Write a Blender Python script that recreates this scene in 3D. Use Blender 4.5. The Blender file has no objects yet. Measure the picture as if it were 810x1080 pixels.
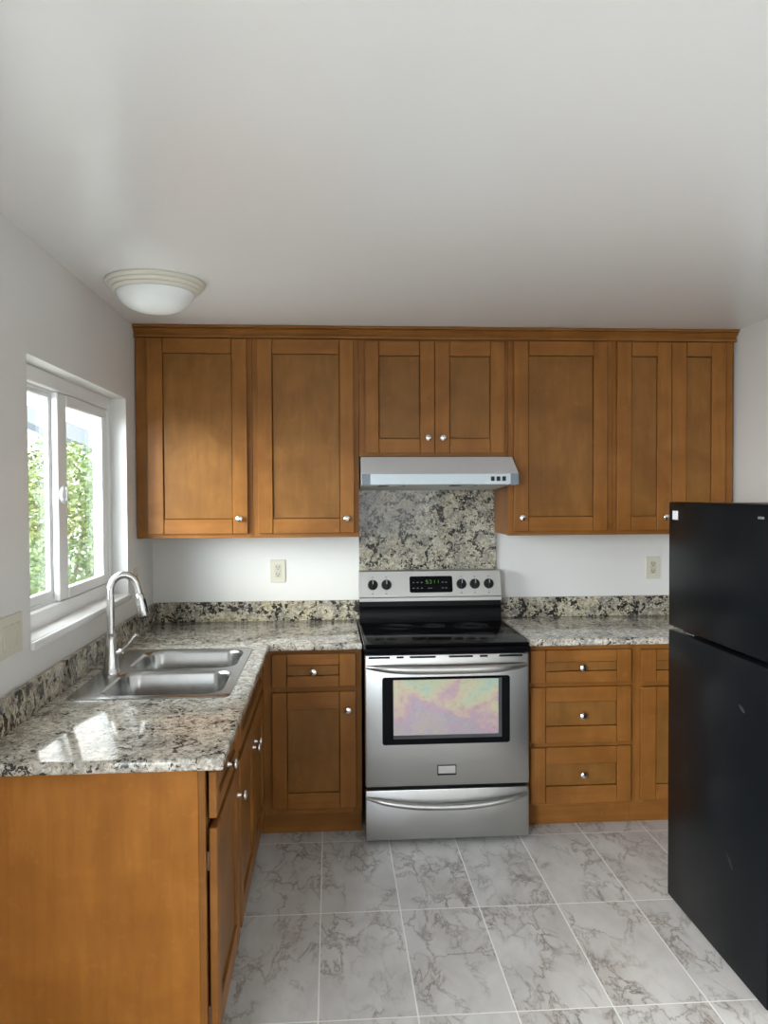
import bpy, bmesh, math, random
from mathutils import Vector, Matrix
sc = bpy.context.scene
COL = sc.collection
random.seed(7)
PI = math.pi

# ------------------------------------------------------------------ camera, world, lights, exposure
F_PX, YAW, PITCH, ROLL, CAM_H = 824.93, 0.0679897, -0.0249448, -0.0048865, 1.60177
fwd = Vector((math.sin(YAW) * math.cos(PITCH), math.cos(YAW) * math.cos(PITCH), math.sin(PITCH)))
rt = Vector((math.cos(YAW), -math.sin(YAW), 0)); up = rt.cross(fwd)
r2 = math.cos(ROLL) * rt + math.sin(ROLL) * up
u2 = -math.sin(ROLL) * rt + math.cos(ROLL) * up
cam_d = bpy.data.cameras.new('camera'); cam = bpy.data.objects.new('camera', cam_d); COL.objects.link(cam)
cam.matrix_world = Matrix(((r2.x, u2.x, -fwd.x, 0), (r2.y, u2.y, -fwd.y, 0), (r2.z, u2.z, -fwd.z, CAM_H), (0, 0, 0, 1)))
cam_d.sensor_fit = 'VERTICAL'; cam_d.sensor_height = 36.0; cam_d.lens = F_PX / 1080 * 36.0
cam_d.clip_start = 0.02; cam_d.clip_end = 300
sc.camera = cam
sc.view_settings.view_transform = 'Standard'; sc.view_settings.look = 'None'
sc.view_settings.gamma = 1.0; sc.view_settings.use_curve_mapping = False
sc.view_settings.exposure = -0.60

w = bpy.data.worlds.new('sky'); sc.world = w; w.use_nodes = True
wn, wl = w.node_tree.nodes, w.node_tree.links
wn.clear()
wo = wn.new('ShaderNodeOutputWorld'); wb = wn.new('ShaderNodeBackground')
wtc = wn.new('ShaderNodeTexCoord'); wno = wn.new('ShaderNodeTexNoise'); wra = wn.new('ShaderNodeValToRGB')
wno.inputs['Scale'].default_value = 2.2; wno.inputs['Detail'].default_value = 4
wra.color_ramp.elements[0].position = 0.35; wra.color_ramp.elements[0].color = (0.76, 0.88, 1.0, 1)
wra.color_ramp.elements[1].position = 0.62; wra.color_ramp.elements[1].color = (1.0, 0.99, 0.97, 1)
wl.new(wtc.outputs['Generated'], wno.inputs['Vector']); wl.new(wno.outputs['Fac'], wra.inputs['Fac'])
wl.new(wra.outputs['Color'], wb.inputs['Color']); wl.new(wb.outputs['Background'], wo.inputs['Surface'])
# overcast sky: several times brighter overhead than at the horizon
wsx = wn.new('ShaderNodeSeparateXYZ'); wl.new(wtc.outputs['Generated'], wsx.inputs[0])
wmr = wn.new('ShaderNodeMapRange'); wmr.inputs['From Min'].default_value = 0.05; wmr.inputs['From Max'].default_value = 0.75
wmr.inputs['To Min'].default_value = 8.5; wmr.inputs['To Max'].default_value = 15.0
# glow lobe added low in the rear left sky to brighten the right side
wdp = wn.new('ShaderNodeVectorMath'); wdp.operation = 'DOT_PRODUCT'; wdp.inputs[1].default_value = Vector((-0.67, -0.72, 0.13)).normalized()
wl.new(wtc.outputs['Generated'], wdp.inputs[0])
wmx = wn.new('ShaderNodeMath'); wmx.operation = 'MAXIMUM'; wmx.inputs[1].default_value = 0.0; wl.new(wdp.outputs['Value'], wmx.inputs[0])
wpw = wn.new('ShaderNodeMath'); wpw.operation = 'POWER'; wpw.inputs[1].default_value = 14.0; wl.new(wmx.outputs[0], wpw.inputs[0])
wma = wn.new('ShaderNodeMath'); wma.operation = 'MULTIPLY_ADD'; wma.inputs[1].default_value = 68.0; wl.new(wpw.outputs[0], wma.inputs[0])
wl.new(wsx.outputs['Z'], wmr.inputs['Value']); wl.new(wmr.outputs['Result'], wma.inputs[2]); wl.new(wma.outputs[0], wb.inputs['Strength'])


def area(name, loc, rot, sx, sy, power, col=(1, 1, 1), portal=False):
    d = bpy.data.lights.new(name, 'AREA'); d.shape = 'RECTANGLE'; d.size = sx; d.size_y = sy
    d.energy = power; d.color = col
    o = bpy.data.objects.new(name, d); o.location = loc; o.rotation_euler = rot; COL.objects.link(o)
    if portal: d.cycles.is_portal = True
    return o


area('kitchen_window_portal', (-1.13, 3.13, 1.59), (0, -PI / 2, 0), 0.95, 1.25, 1, portal=True)
area('added_opening_portal', (-1.12, -0.55, 1.375), (0, -PI / 2, 0), 1.8, 2.25, 1, portal=True)  # portal for the added, unseen opening in the left wall
area('rear_window_portal', (0.75, -3.22, 1.525), (PI / 2, 0, 0), 1.6, 1.25, 1, portal=True)

# ------------------------------------------------------------------ material helpers
def new_mat(name):
    m = bpy.data.materials.new(name); m.use_nodes = True
    nt = m.node_tree; b = nt.nodes['Principled BSDF']
    return m, nt, b


def plain(name, col, rough=0.5, metal=0.0, spec=0.5, coat=0.0):
    m, nt, b = new_mat(name)
    b.inputs['Base Color'].default_value = (*col, 1); b.inputs['Roughness'].default_value = rough
    b.inputs['Metallic'].default_value = metal; b.inputs['Specular IOR Level'].default_value = spec
    b.inputs['Coat Weight'].default_value = coat
    return m


def coords(nt, scale=(1, 1, 1), src='Object'):
    tc = nt.nodes.new('ShaderNodeTexCoord'); mp = nt.nodes.new('ShaderNodeMapping')
    mp.inputs['Scale'].default_value = scale
    nt.links.new(tc.outputs[src], mp.inputs['Vector'])
    return mp.outputs['Vector']


def noise(nt, vec, scale, detail=4, rough=0.55, dist=0.0):
    n = nt.nodes.new('ShaderNodeTexNoise')
    n.inputs['Scale'].default_value = scale; n.inputs['Detail'].default_value = detail
    n.inputs['Roughness'].default_value = rough; n.inputs['Distortion'].default_value = dist
    nt.links.new(vec, n.inputs['Vector'])
    return n


def ramp(nt, fac, stops, interp='LINEAR'):
    r = nt.nodes.new('ShaderNodeValToRGB'); cr = r.color_ramp; cr.interpolation = interp
    while len(cr.elements) < len(stops): cr.elements.new(0.5)
    for e, (p, c) in zip(cr.elements, stops):
        e.position = p; e.color = (*c, 1) if len(c) == 3 else c
    nt.links.new(fac, r.inputs['Fac'])
    return r.outputs['Color']


def mix(nt, fac, a, b, mode='MIX'):
    n = nt.nodes.new('ShaderNodeMix'); n.data_type = 'RGBA'; n.blend_type = mode
    for sock, v in ((n.inputs[0], fac), (n.inputs[6], a), (n.inputs[7], b)):
        if isinstance(v, (int, float)): sock.default_value = v
        elif isinstance(v, tuple): sock.default_value = (*v, 1)
        else: nt.links.new(v, sock)
    return n.outputs[2]


def math_(nt, op, a, b=None, c=None):
    n = nt.nodes.new('ShaderNodeMath'); n.operation = op
    for i, v in enumerate((a, b, c)):
        if v is None: continue
        if isinstance(v, (int, float)): n.inputs[i].default_value = v
        else: nt.links.new(v, n.inputs[i])
    return n.outputs[0]


def bump(nt, b, height, strength=0.1, dist=0.01):
    n = nt.nodes.new('ShaderNodeBump'); n.inputs['Strength'].default_value = strength
    n.inputs['Distance'].default_value = dist
    nt.links.new(height, n.inputs['Height']); nt.links.new(n.outputs['Normal'], b.inputs['Normal'])


def wood(name, light, dark, stretch, rough=0.36, blotch=0.5):
    """stained maple: soft blotches, fine grain drawn out along one axis"""
    m, nt, b = new_mat(name)
    v1 = coords(nt, stretch); v0 = coords(nt)
    g = noise(nt, v1, 30, 5, 0.6, 0.35)
    big = noise(nt, v0, 5.5, 3, 0.5, 0.6)
    col = ramp(nt, big.outputs['Fac'], [(0.32, dark), (0.68, light)])
    d2 = tuple(c * 0.74 for c in dark)
    f = ramp(nt, g.outputs['Fac'], [(0.35, (0.42,) * 3), (0.62, (0, 0, 0))])
    col = mix(nt, f, col, d2)
    fl = noise(nt, v0, 26, 2, 0.5, 0.8)
    col = mix(nt, ramp(nt, fl.outputs['Fac'], [(0.60, (0, 0, 0)), (0.78, (0.28,) * 3)]), col, tuple(min(1, c * 1.25) for c in light))
    nt.links.new(col, b.inputs['Base Color'])
    b.inputs['Roughness'].default_value = rough
    b.inputs['Specular IOR Level'].default_value = 0.18
    bump(nt, b, g.outputs['Fac'], 0.05, 0.002)
    return m


def granite(name, scale=1.0, seed=(0, 0, 0), dark=0.0, warm=0.0, clump=0.0, shade=1.0):
    """cream and grey crystals with clustered black mica flecks"""
    m, nt, b = new_mat(name)
    tc = nt.nodes.new('ShaderNodeTexCoord'); mp = nt.nodes.new('ShaderNodeMapping')
    mp.inputs['Location'].default_value = seed; mp.inputs['Scale'].default_value = (scale,) * 3
    nt.links.new(tc.outputs['Object'], mp.inputs['Vector']); v = mp.outputs['Vector']
    n0 = noise(nt, v, 42, 4, 0.6, 0.6)
    cream = ramp(nt, n0.outputs['Fac'], [(0.30, (0.24, 0.21, 0.17)), (0.42, (0.46, 0.41 - 0.01 * warm, 0.33 - 0.05 * warm)),
                                         (0.54, (0.66, 0.61 - 0.02 * warm, 0.52 - 0.08 * warm)), (0.68, (0.80, 0.77, 0.70 - 0.06 * warm))])
    n1 = noise(nt, v, 11, 3, 0.55, 0.6)
    col = mix(nt, ramp(nt, n1.outputs['Fac'], [(0.46, (0, 0, 0)), (0.62, (0.75,) * 3)]), cream, (0.30, 0.285, 0.26))
    n4 = noise(nt, v, 75, 3, 0.6, 0.3)
    col = mix(nt, ramp(nt, n4.outputs['Fac'], [(0.57, (0, 0, 0)), (0.64, (0.7,) * 3)]), col, (0.20, 0.145, 0.09))
    vo = nt.nodes.new('ShaderNodeTexVoronoi'); vo.inputs['Scale'].default_value = 120; nt.links.new(v, vo.inputs['Vector'])
    sc_ = nt.nodes.new('ShaderNodeSeparateColor'); nt.links.new(vo.outputs['Color'], sc_.inputs[0])
    col = mix(nt, math_(nt, 'MULTIPLY', math_(nt, 'GREATER_THAN', sc_.outputs[0], 0.86), 0.55), col, (0.82, 0.80, 0.75))
    n2 = noise(nt, v, 58, 3, 0.6, 0.9)
    n3 = noise(nt, v, 12, 3, 0.6, 1.2)
    f = math_(nt, 'MULTIPLY_ADD', n3.outputs['Fac'], 0.75 + clump, n2.outputs['Fac'])
    t = 0.5 + 0.5 * (0.75 + clump) + 0.115 - dark
    k = nt.nodes.new('ShaderNodeMapRange'); k.inputs['From Min'].default_value = t; k.inputs['From Max'].default_value = t + 0.045
    nt.links.new(f, k.inputs['Value'])
    col = mix(nt, math_(nt, 'MULTIPLY', k.outputs['Result'], 0.95), col, (0.022, 0.020, 0.020))
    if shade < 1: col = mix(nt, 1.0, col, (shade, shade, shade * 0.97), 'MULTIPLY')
    nt.links.new(col, b.inputs['Base Color'])
    b.inputs['Roughness'].default_value = 0.08
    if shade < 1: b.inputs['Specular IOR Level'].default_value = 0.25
    return m


def paint(name, col, rough, bs=0.08, scale=170):
    m, nt, b = new_mat(name)
    v = coords(nt)
    n = noise(nt, v, scale, 3, 0.5)
    b.inputs['Base Color'].default_value = (*col, 1); b.inputs['Roughness'].default_value = rough
    bump(nt, b, n.outputs['Fac'], bs, 0.003)
    return m


def steel(name, col, rough, stretch, bs=0.03):
    m, nt, b = new_mat(name)
    v = coords(nt, stretch)
    n = noise(nt, v, 60, 4, 0.6)
    b.inputs['Base Color'].default_value = (*col, 1); b.inputs['Metallic'].default_value = 1.0
    rr = nt.nodes.new('ShaderNodeMapRange')
    rr.inputs['To Min'].default_value = rough - 0.05; rr.inputs['To Max'].default_value = rough + 0.07
    nt.links.new(n.outputs['Fac'], rr.inputs['Value']); nt.links.new(rr.outputs['Result'], b.inputs['Roughness'])
    bump(nt, b, n.outputs['Fac'], bs, 0.001)
    return m


M = {}
LW, DW = (0.29, 0.120, 0.028), (0.215, 0.082, 0.017)
M['wood_v'] = wood('maple_upright', LW, DW, (1, 1, 0.07))
M['wood_x'] = wood('maple_crosswise', LW, DW, (0.07, 1, 1))
M['wood_y'] = wood('maple_lengthwise', LW, DW, (1, 0.07, 1))
M['wood_panel'] = wood('maple_veneer_panel', (0.250, 0.112, 0.028), (0.185, 0.078, 0.018), (1, 1, 0.16))
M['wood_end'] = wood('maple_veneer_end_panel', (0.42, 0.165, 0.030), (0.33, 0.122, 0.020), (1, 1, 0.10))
M['wood_dark'] = wood('maple_shadow_edge', (0.22, 0.085, 0.02), (0.17, 0.06, 0.014), (1, 1, 0.1))
M['granite'] = granite('granite_slab', 1.1, (0, 0, 0), 0.03, 0.0)
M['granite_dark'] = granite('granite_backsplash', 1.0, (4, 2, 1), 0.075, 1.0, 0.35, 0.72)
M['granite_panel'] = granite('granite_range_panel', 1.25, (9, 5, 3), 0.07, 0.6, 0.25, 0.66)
M['wall'] = paint('wall_paint', (0.70, 0.69, 0.665), 0.42, 0.05)
M['ceiling'] = paint('ceiling_paint', (0.83, 0.825, 0.815), 0.25, 0.06, 150)
M['vinyl'] = plain('white_vinyl', (0.80, 0.80, 0.79), 0.32)
M['trim_white'] = plain('white_gloss_paint', (0.78, 0.78, 0.77), 0.25)
M['almond'] = plain('almond_plastic', (0.60, 0.57, 0.47), 0.35)
M['almond_dark'] = plain('almond_plastic_shade', (0.50, 0.47, 0.38), 0.35)
M['slot'] = plain('dark_slot', (0.008, 0.008, 0.008), 0.7, 0, 0.1)
M['steel'] = steel('brushed_stainless', (0.50, 0.495, 0.48), 0.34, (0.02, 1, 1))
M['steel_hood'] = plain('satin_hood_enamel', (0.60, 0.605, 0.61), 0.42, 0.1)
M['steel_sink'] = steel('sink_stainless', (0.42, 0.42, 0.415), 0.22, (1, 1, 0.05), 0.02)
M['nickel'] = plain('brushed_nickel', (0.68, 0.66, 0.63), 0.22, 1.0)
M['faucet'] = plain('faucet_nickel', (0.62, 0.61, 0.60), 0.24, 1.0)
M['grey_cap'] = plain('grey_hood_cap', (0.17, 0.20, 0.23), 0.45)
M['black_glass'] = plain('black_ceramic_glass', (0.004, 0.004, 0.005), 0.10, 0, 0.2)
M['black_enamel'] = plain('black_enamel', (0.004, 0.004, 0.0045), 0.22, 0, 0.08)
M['black_glass'].node_tree.nodes['Principled BSDF'].inputs['IOR'].default_value = 1.22
M['black_plastic'] = plain('black_plastic', (0.009, 0.009, 0.010), 0.35, 0, 0.2)
M['ring'] = plain('burner_ring_print', (0.07, 0.07, 0.075), 0.2)
M['grey_print'] = plain('grey_print', (0.12, 0.12, 0.12), 0.5)
M['pale_print'] = plain('pale_print', (0.45, 0.46, 0.48), 0.5)
M['sticker'] = plain('white_sticker', (0.80, 0.82, 0.84), 0.4)
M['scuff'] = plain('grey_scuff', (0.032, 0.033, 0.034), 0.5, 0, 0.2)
M['grout_dirt'] = plain('dark_gap', (0.01, 0.008, 0.006), 0.8)
M['lamp_rim'] = plain('cream_enamel', (0.72, 0.69, 0.60), 0.35)
M['rubber'] = plain('black_rubber', (0.01, 0.01, 0.01), 0.7)
m, nt, b = new_mat('frosted_bowl_glass'); M['lamp_glass'] = m
b.inputs['Base Color'].default_value = (0.86, 0.88, 0.87, 1); b.inputs['Roughness'].default_value = 0.28
b.inputs['Subsurface Weight'].default_value = 0.3; b.inputs['Subsurface Radius'].default_value = (0.05, 0.05, 0.05)

m, nt, b = new_mat('fridge_black_textured'); M['fridge'] = m
b.inputs['Base Color'].default_value = (0.005, 0.006, 0.007, 1); b.inputs['Roughness'].default_value = 0.28; b.inputs['Specular IOR Level'].default_value = 0.07
n = noise(nt, coords(nt), 420, 2, 0.5); bump(nt, b, n.outputs['Fac'], 0.08, 0.001)

m, nt, b = new_mat('green_digits'); M['digits'] = m
b.inputs['Base Color'].default_value = (0.05, 0.2, 0.01, 1)
b.inputs['Emission Color'].default_value = (0.45, 0.75, 0.12, 1); b.inputs['Emission Strength'].default_value = 0.16

# oven window: heat-reflective coated glass, its cloudy pink, green and yellow reflections painted as base colour
m, nt, b = new_mat('oven_glass_painted_reflection'); M['oven_glass'] = m
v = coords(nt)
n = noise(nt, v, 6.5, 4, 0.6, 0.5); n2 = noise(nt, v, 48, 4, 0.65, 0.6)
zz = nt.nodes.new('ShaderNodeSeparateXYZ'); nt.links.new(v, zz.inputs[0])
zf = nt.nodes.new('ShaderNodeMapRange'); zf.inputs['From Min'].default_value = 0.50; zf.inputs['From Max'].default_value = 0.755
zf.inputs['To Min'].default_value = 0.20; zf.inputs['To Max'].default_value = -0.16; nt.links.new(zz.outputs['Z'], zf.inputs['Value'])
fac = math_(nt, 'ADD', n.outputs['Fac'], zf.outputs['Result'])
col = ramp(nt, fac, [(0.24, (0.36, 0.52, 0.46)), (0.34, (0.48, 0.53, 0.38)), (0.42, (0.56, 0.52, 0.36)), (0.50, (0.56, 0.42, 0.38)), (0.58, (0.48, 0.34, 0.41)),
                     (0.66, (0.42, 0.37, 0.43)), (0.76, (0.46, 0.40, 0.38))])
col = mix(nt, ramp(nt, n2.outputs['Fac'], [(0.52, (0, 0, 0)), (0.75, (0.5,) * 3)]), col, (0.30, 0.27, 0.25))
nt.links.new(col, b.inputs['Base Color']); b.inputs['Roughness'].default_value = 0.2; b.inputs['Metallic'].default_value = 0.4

# thin window glass
m = bpy.data.materials.new('window_glass'); m.use_nodes = True; nt = m.node_tree; nt.nodes.clear(); M['glass'] = m
go = nt.nodes.new('ShaderNodeOutputMaterial'); gm = nt.nodes.new('ShaderNodeMixShader'); gt = nt.nodes.new('ShaderNodeBsdfTransparent')
gg = nt.nodes.new('ShaderNodeBsdfGlossy'); lw = nt.nodes.new('ShaderNodeLayerWeight'); lw.inputs['Blend'].default_value = 0.5
gt.inputs['Color'].default_value = (0.96, 0.98, 0.97, 1); gg.inputs['Roughness'].default_value = 0.0
gf = math_(nt, 'MULTIPLY_ADD', math_(nt, 'POWER', lw.outputs['Facing'], 5.0), 0.9, 0.04)
nt.links.new(gf, gm.inputs[0]); nt.links.new(gt.outputs[0], gm.inputs[1]); nt.links.new(gg.outputs[0], gm.inputs[2])
nt.links.new(gm.outputs[0], go.inputs['Surface'])

# marble-look porcelain tile, 305 x 610 mm, pale grout
TX, TY, TW, TL = -0.0482, 3.5596, 0.305, 0.61
m, nt, b = new_mat('marble_floor_tile'); M['floor'] = m
tc = nt.nodes.new('ShaderNodeTexCoord'); sx = nt.nodes.new('ShaderNodeSeparateXYZ'); nt.links.new(tc.outputs['Object'], sx.inputs[0])
uu = math_(nt, 'DIVIDE', math_(nt, 'SUBTRACT', sx.outputs['X'], TX), TW)
vv = math_(nt, 'DIVIDE', math_(nt, 'SUBTRACT', sx.outputs['Y'], TY), TL)
iu, iv = math_(nt, 'FLOOR', uu), math_(nt, 'FLOOR', vv)
du = math_(nt, 'MULTIPLY', math_(nt, 'PINGPONG', uu, 0.5), TW)
dv = math_(nt, 'MULTIPLY', math_(nt, 'PINGPONG', vv, 0.5), TL)
dmin = math_(nt, 'MINIMUM', du, dv)
cb = nt.nodes.new('ShaderNodeCombineXYZ'); nt.links.new(iu, cb.inputs[0]); nt.links.new(iv, cb.inputs[1])
wn_ = nt.nodes.new('ShaderNodeTexWhiteNoise'); nt.links.new(cb.outputs[0], wn_.inputs['Vector'])
vs = nt.nodes.new('ShaderNodeVectorMath'); vs.operation = 'SCALE'; nt.links.new(wn_.outputs['Color'], vs.inputs[0]); vs.inputs[3].default_value = 40
va = nt.nodes.new('ShaderNodeVectorMath'); va.operation = 'ADD'; nt.links.new(tc.outputs['Object'], va.inputs[0]); nt.links.new(vs.outputs[0], va.inputs[1])
P = va.outputs[0]
# diagonal stretch of the veining
mpn = nt.nodes.new('ShaderNodeMapping'); mpn.inputs['Rotation'].default_value = (0, 0, -0.55); mpn.inputs['Scale'].default_value = (1.5, 0.8, 1)
nt.links.new(P, mpn.inputs['Vector']); Q = mpn.outputs['Vector']
base = noise(nt, Q, 5, 4, 0.6, 0.4)
col = ramp(nt, base.outputs['Fac'], [(0.3, (0.54, 0.53, 0.51)), (0.7, (0.70, 0.69, 0.67))])
warp = noise(nt, Q, 6.5, 5, 0.62, 0.5)
wsc = nt.nodes.new('ShaderNodeVectorMath'); wsc.operation = 'SCALE'; wsc.inputs[3].default_value = 0.30; nt.links.new(warp.outputs['Color'], wsc.inputs[0])
wad = nt.nodes.new('ShaderNodeVectorMath'); wad.operation = 'ADD'; nt.links.new(Q, wad.inputs[0]); nt.links.new(wsc.outputs[0], wad.inputs[1])
vo = nt.nodes.new('ShaderNodeTexVoronoi'); vo.feature = 'DISTANCE_TO_EDGE'; vo.inputs['Scale'].default_value = 9.5; nt.links.new(wad.outputs[0], vo.inputs['Vector'])
vein = ramp(nt, vo.outputs['Distance'], [(0.0, (1, 1, 1)), (0.035, (0.45,) * 3), (0.12, (0, 0, 0))])
band = noise(nt, Q, 3.4, 2, 0.5, 0.6)
bm_ = ramp(nt, band.outputs['Fac'], [(0.47, (0, 0, 0)), (0.62, (1, 1, 1))])
vm = mix(nt, 1.0, vein, bm_, 'MULTIPLY')
v2 = nt.nodes.new('ShaderNodeTexVoronoi'); v2.feature = 'DISTANCE_TO_EDGE'; v2.inputs['Scale'].default_value = 3.6; nt.links.new(wad.outputs[0], v2.inputs['Vector'])
vein2 = ramp(nt, v2.outputs['Distance'], [(0.0, (0.75,) * 3), (0.018, (0.25,) * 3), (0.05, (0, 0, 0))])
band2 = noise(nt, P, 2.6, 2, 0.5, 0.3)
vm2 = mix(nt, 1.0, vein2, ramp(nt, band2.outputs['Fac'], [(0.42, (0.1,) * 3), (0.58, (1, 1, 1))]), 'MULTIPLY')
vcol = ramp(nt, noise(nt, P, 8, 2).outputs['Fac'], [(0.4, (0.11, 0.095, 0.085)), (0.6, (0.20, 0.15, 0.115))])
col = mix(nt, math_(nt, 'MULTIPLY', vm, 0.95), col, vcol)
col = mix(nt, math_(nt, 'MULTIPLY', vm2, 0.95), col, vcol)
cloud = mix(nt, 1.0, bm_, ramp(nt, warp.outputs['Fac'], [(0.4, (0, 0, 0)), (0.7, (0.5,) * 3)]), 'MULTIPLY')
col = mix(nt, cloud, col, (0.42, 0.37, 0.33))
gmask = math_(nt, 'LESS_THAN', dmin, 0.0026)
col = mix(nt, gmask, col, (0.90, 0.89, 0.87))
nt.links.new(col, b.inputs['Base Color'])
b.inputs['Roughness'].default_value = 0.30
hh = nt.nodes.new('ShaderNodeMapRange'); hh.inputs['From Max'].default_value = 0.004; nt.links.new(dmin, hh.inputs['Value'])
bump(nt, b, hh.outputs['Result'], 0.3, 0.002)

M['leaf'] = None
def leaf_mat(name, c1, c2):
    m, nt, b = new_mat(name)
    gi = nt.nodes.new('ShaderNodeNewGeometry')
    col = ramp(nt, gi.outputs['Random Per Island'], [(0.0, c1), (1.0, c2)])
    nt.links.new(col, b.inputs['Base Color']); b.inputs['Roughness'].default_value = 0.5
    b.inputs['Transmission Weight'].default_value = 0.0
    return m
M['leaf'] = leaf_mat('green_leaf', (0.04, 0.085, 0.014), (0.19, 0.26, 0.085))
M['leaf_warm'] = leaf_mat('russet_leaf', (0.10, 0.10, 0.03), (0.26, 0.14, 0.08))
M['bark'] = plain('bark', (0.12, 0.08, 0.05), 0.9)
M['roof'] = plain('slate_roof', (0.05, 0.065, 0.08), 0.7)
M['stucco'] = plain('pale_stucco', (0.35, 0.35, 0.35), 0.9)
M['concrete'] = plain('pale_concrete', (0.42, 0.42, 0.40), 0.9)
M['cable'] = plain('cable_black', (0.05, 0.05, 0.05), 0.6)

# ------------------------------------------------------------------ mesh helpers
class MB:
    def __init__(s): s.bm = bmesh.new(); s.old = set()
    def _mark(s): s.old = set(s.bm.faces)
    def _set(s, mi, fn=None, verts=None):
        for f in s.bm.faces:
            if f not in s.old: f.material_index = mi
    def box(s, x0, x1, y0, y1, z0, z1, bev=0.0, mi=0, seg=1):
        s._mark(); bm = s.bm
        x0, x1 = sorted((x0, x1)); y0, y1 = sorted((y0, y1)); z0, z1 = sorted((z0, z1))
        V = [bm.verts.new((x, y, z)) for x in (x0, x1) for y in (y0, y1) for z in (z0, z1)]
        fs = [bm.faces.new([V[i] for i in q]) for q in ((0, 1, 3, 2), (4, 6, 7, 5), (0, 4, 5, 1), (2, 3, 7, 6), (0, 2, 6, 4), (1, 5, 7, 3))]
        if bev > 0:
            es = list({e for f in fs for e in f.edges})
            bmesh.ops.bevel(bm, geom=es, offset=bev, segments=seg, profile=0.5, affect='EDGES', clamp_overlap=True)
        s._set(mi); return s
    def loft(s, rings, cap0=True, cap1=True, mi=0, closed=True):
        s._mark(); bm = s.bm
        R = [[bm.verts.new(p) for p in r] for r in rings]
        n = len(R[0])
        for a, b_ in zip(R, R[1:]):
            for i in range(n if closed else n - 1):
                j = (i + 1) % n
                bm.faces.new((a[i], a[j], b_[j], b_[i]))
        if cap0: bm.faces.new(R[0])
        if cap1: bm.faces.new(R[-1][::-1])
        s._set(mi); return s
    def lathe(s, prof, org=(0, 0, 0), axis='z', seg=24, mi=0):
        """prof: (radius, height) pairs; axis may be z, -y, +x"""
        org = Vector(org); rings = []
        for r, hgt in prof:
            ring = []
            for k in range(seg):
                a = 2 * PI * k / seg; c, d = math.cos(a) * max(r, 1e-5), math.sin(a) * max(r, 1e-5)
                if axis == 'z': p = Vector((c, d, hgt))
                elif axis == '-y': p = Vector((c, -hgt, d))
                else: p = Vector((hgt, c, d))
                ring.append(org + p)
            rings.append(ring)
        return s.loft(rings, mi=mi)
    def tube(s, pts, rad, seg=12, mi=0, squash=1.0):
        pts = [Vector(p) for p in pts]; n = len(pts)
        if isinstance(rad, (int, float)): rad = [rad] * n
        t0 = (pts[1] - pts[0]).normalized()
        ref = Vector((0, 0, 1)) if abs(t0.z) < 0.9 else Vector((1, 0, 0))
        nrm = t0.cross(ref).normalized(); rings = []
        for i in range(n):
            t = (pts[min(i + 1, n - 1)] - pts[max(i - 1, 0)]).normalized()
            nrm = (nrm - t * nrm.dot(t)).normalized(); bn = t.cross(nrm)
            rings.append([pts[i] + (math.cos(2 * PI * k / seg) * nrm + squash * math.sin(2 * PI * k / seg) * bn) * rad[i] for k in range(seg)])
        return s.loft(rings, mi=mi)
    def prism_x(s, poly, x0, x1, mi=0):
        """poly of (y, z) swept along x"""
        return s.loft([[Vector((x0, y, z)) for y, z in poly], [Vector((x1, y, z)) for y, z in poly]], mi=mi)
    def quad(s, pts, mi=0):
        s._mark(); s.bm.faces.new([s.bm.verts.new(p) for p in pts]); s._set(mi); return s


def empty(name, loc, label, cat, group=None):
    o = bpy.data.objects.new(name, None); o.location = loc; o.empty_display_size = 0.1; COL.objects.link(o)
    tag(o, label, cat, group); return o


def tag(o, label=None, cat=None, group=None, kind=None):
    if label: o['label'] = label
    if cat: o['category'] = cat
    if group: o['group'] = group
    if kind: o['kind'] = kind
    return o


def wpos(o):
    v = Vector((0, 0, 0))
    while o: v += o.location; o = o.parent
    return v


def obj(name, mb, mats, parent=None, smooth=30, label=None, org=None):
    """org: world point used as the object's own origin"""
    bm = mb.bm if isinstance(mb, MB) else mb
    bmesh.ops.recalc_face_normals(bm, faces=bm.faces[:])
    me = bpy.data.meshes.new(name); bm.to_mesh(me); bm.free()
    if not isinstance(mats, (list, tuple)): mats = [mats]
    for k in mats: me.materials.append(M[k] if isinstance(k, str) else k)
    me.polygons.foreach_set('use_smooth', [True] * len(me.polygons))
    me.set_sharp_from_angle(angle=math.radians(smooth))
    o = bpy.data.objects.new(name, me); COL.objects.link(o)
    if parent:
        o.parent = parent; o.location = -wpos(parent)
    if org is not None:
        me.transform(Matrix.Translation(-Vector(org))); o.location = o.location + Vector(org)
    if label: o['label'] = label
    return o


def struct(name, mb, mats, label=None, parent=None, smooth=30):
    o = obj(name, mb, mats, parent, smooth)
    if parent is None: tag(o, label, None, None, 'structure')
    return o


def rrect(x0, x1, y0, y1, r, n=6):
    out = []
    for cx, cy, a0 in ((x1 - r, y1 - r, 0), (x0 + r, y1 - r, PI / 2), (x0 + r, y0 + r, PI), (x1 - r, y0 + r, 1.5 * PI)):
        for k in range(n + 1):
            a = a0 + k / n * PI / 2; out.append((cx + r * math.cos(a), cy + r * math.sin(a)))
    return out

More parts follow.
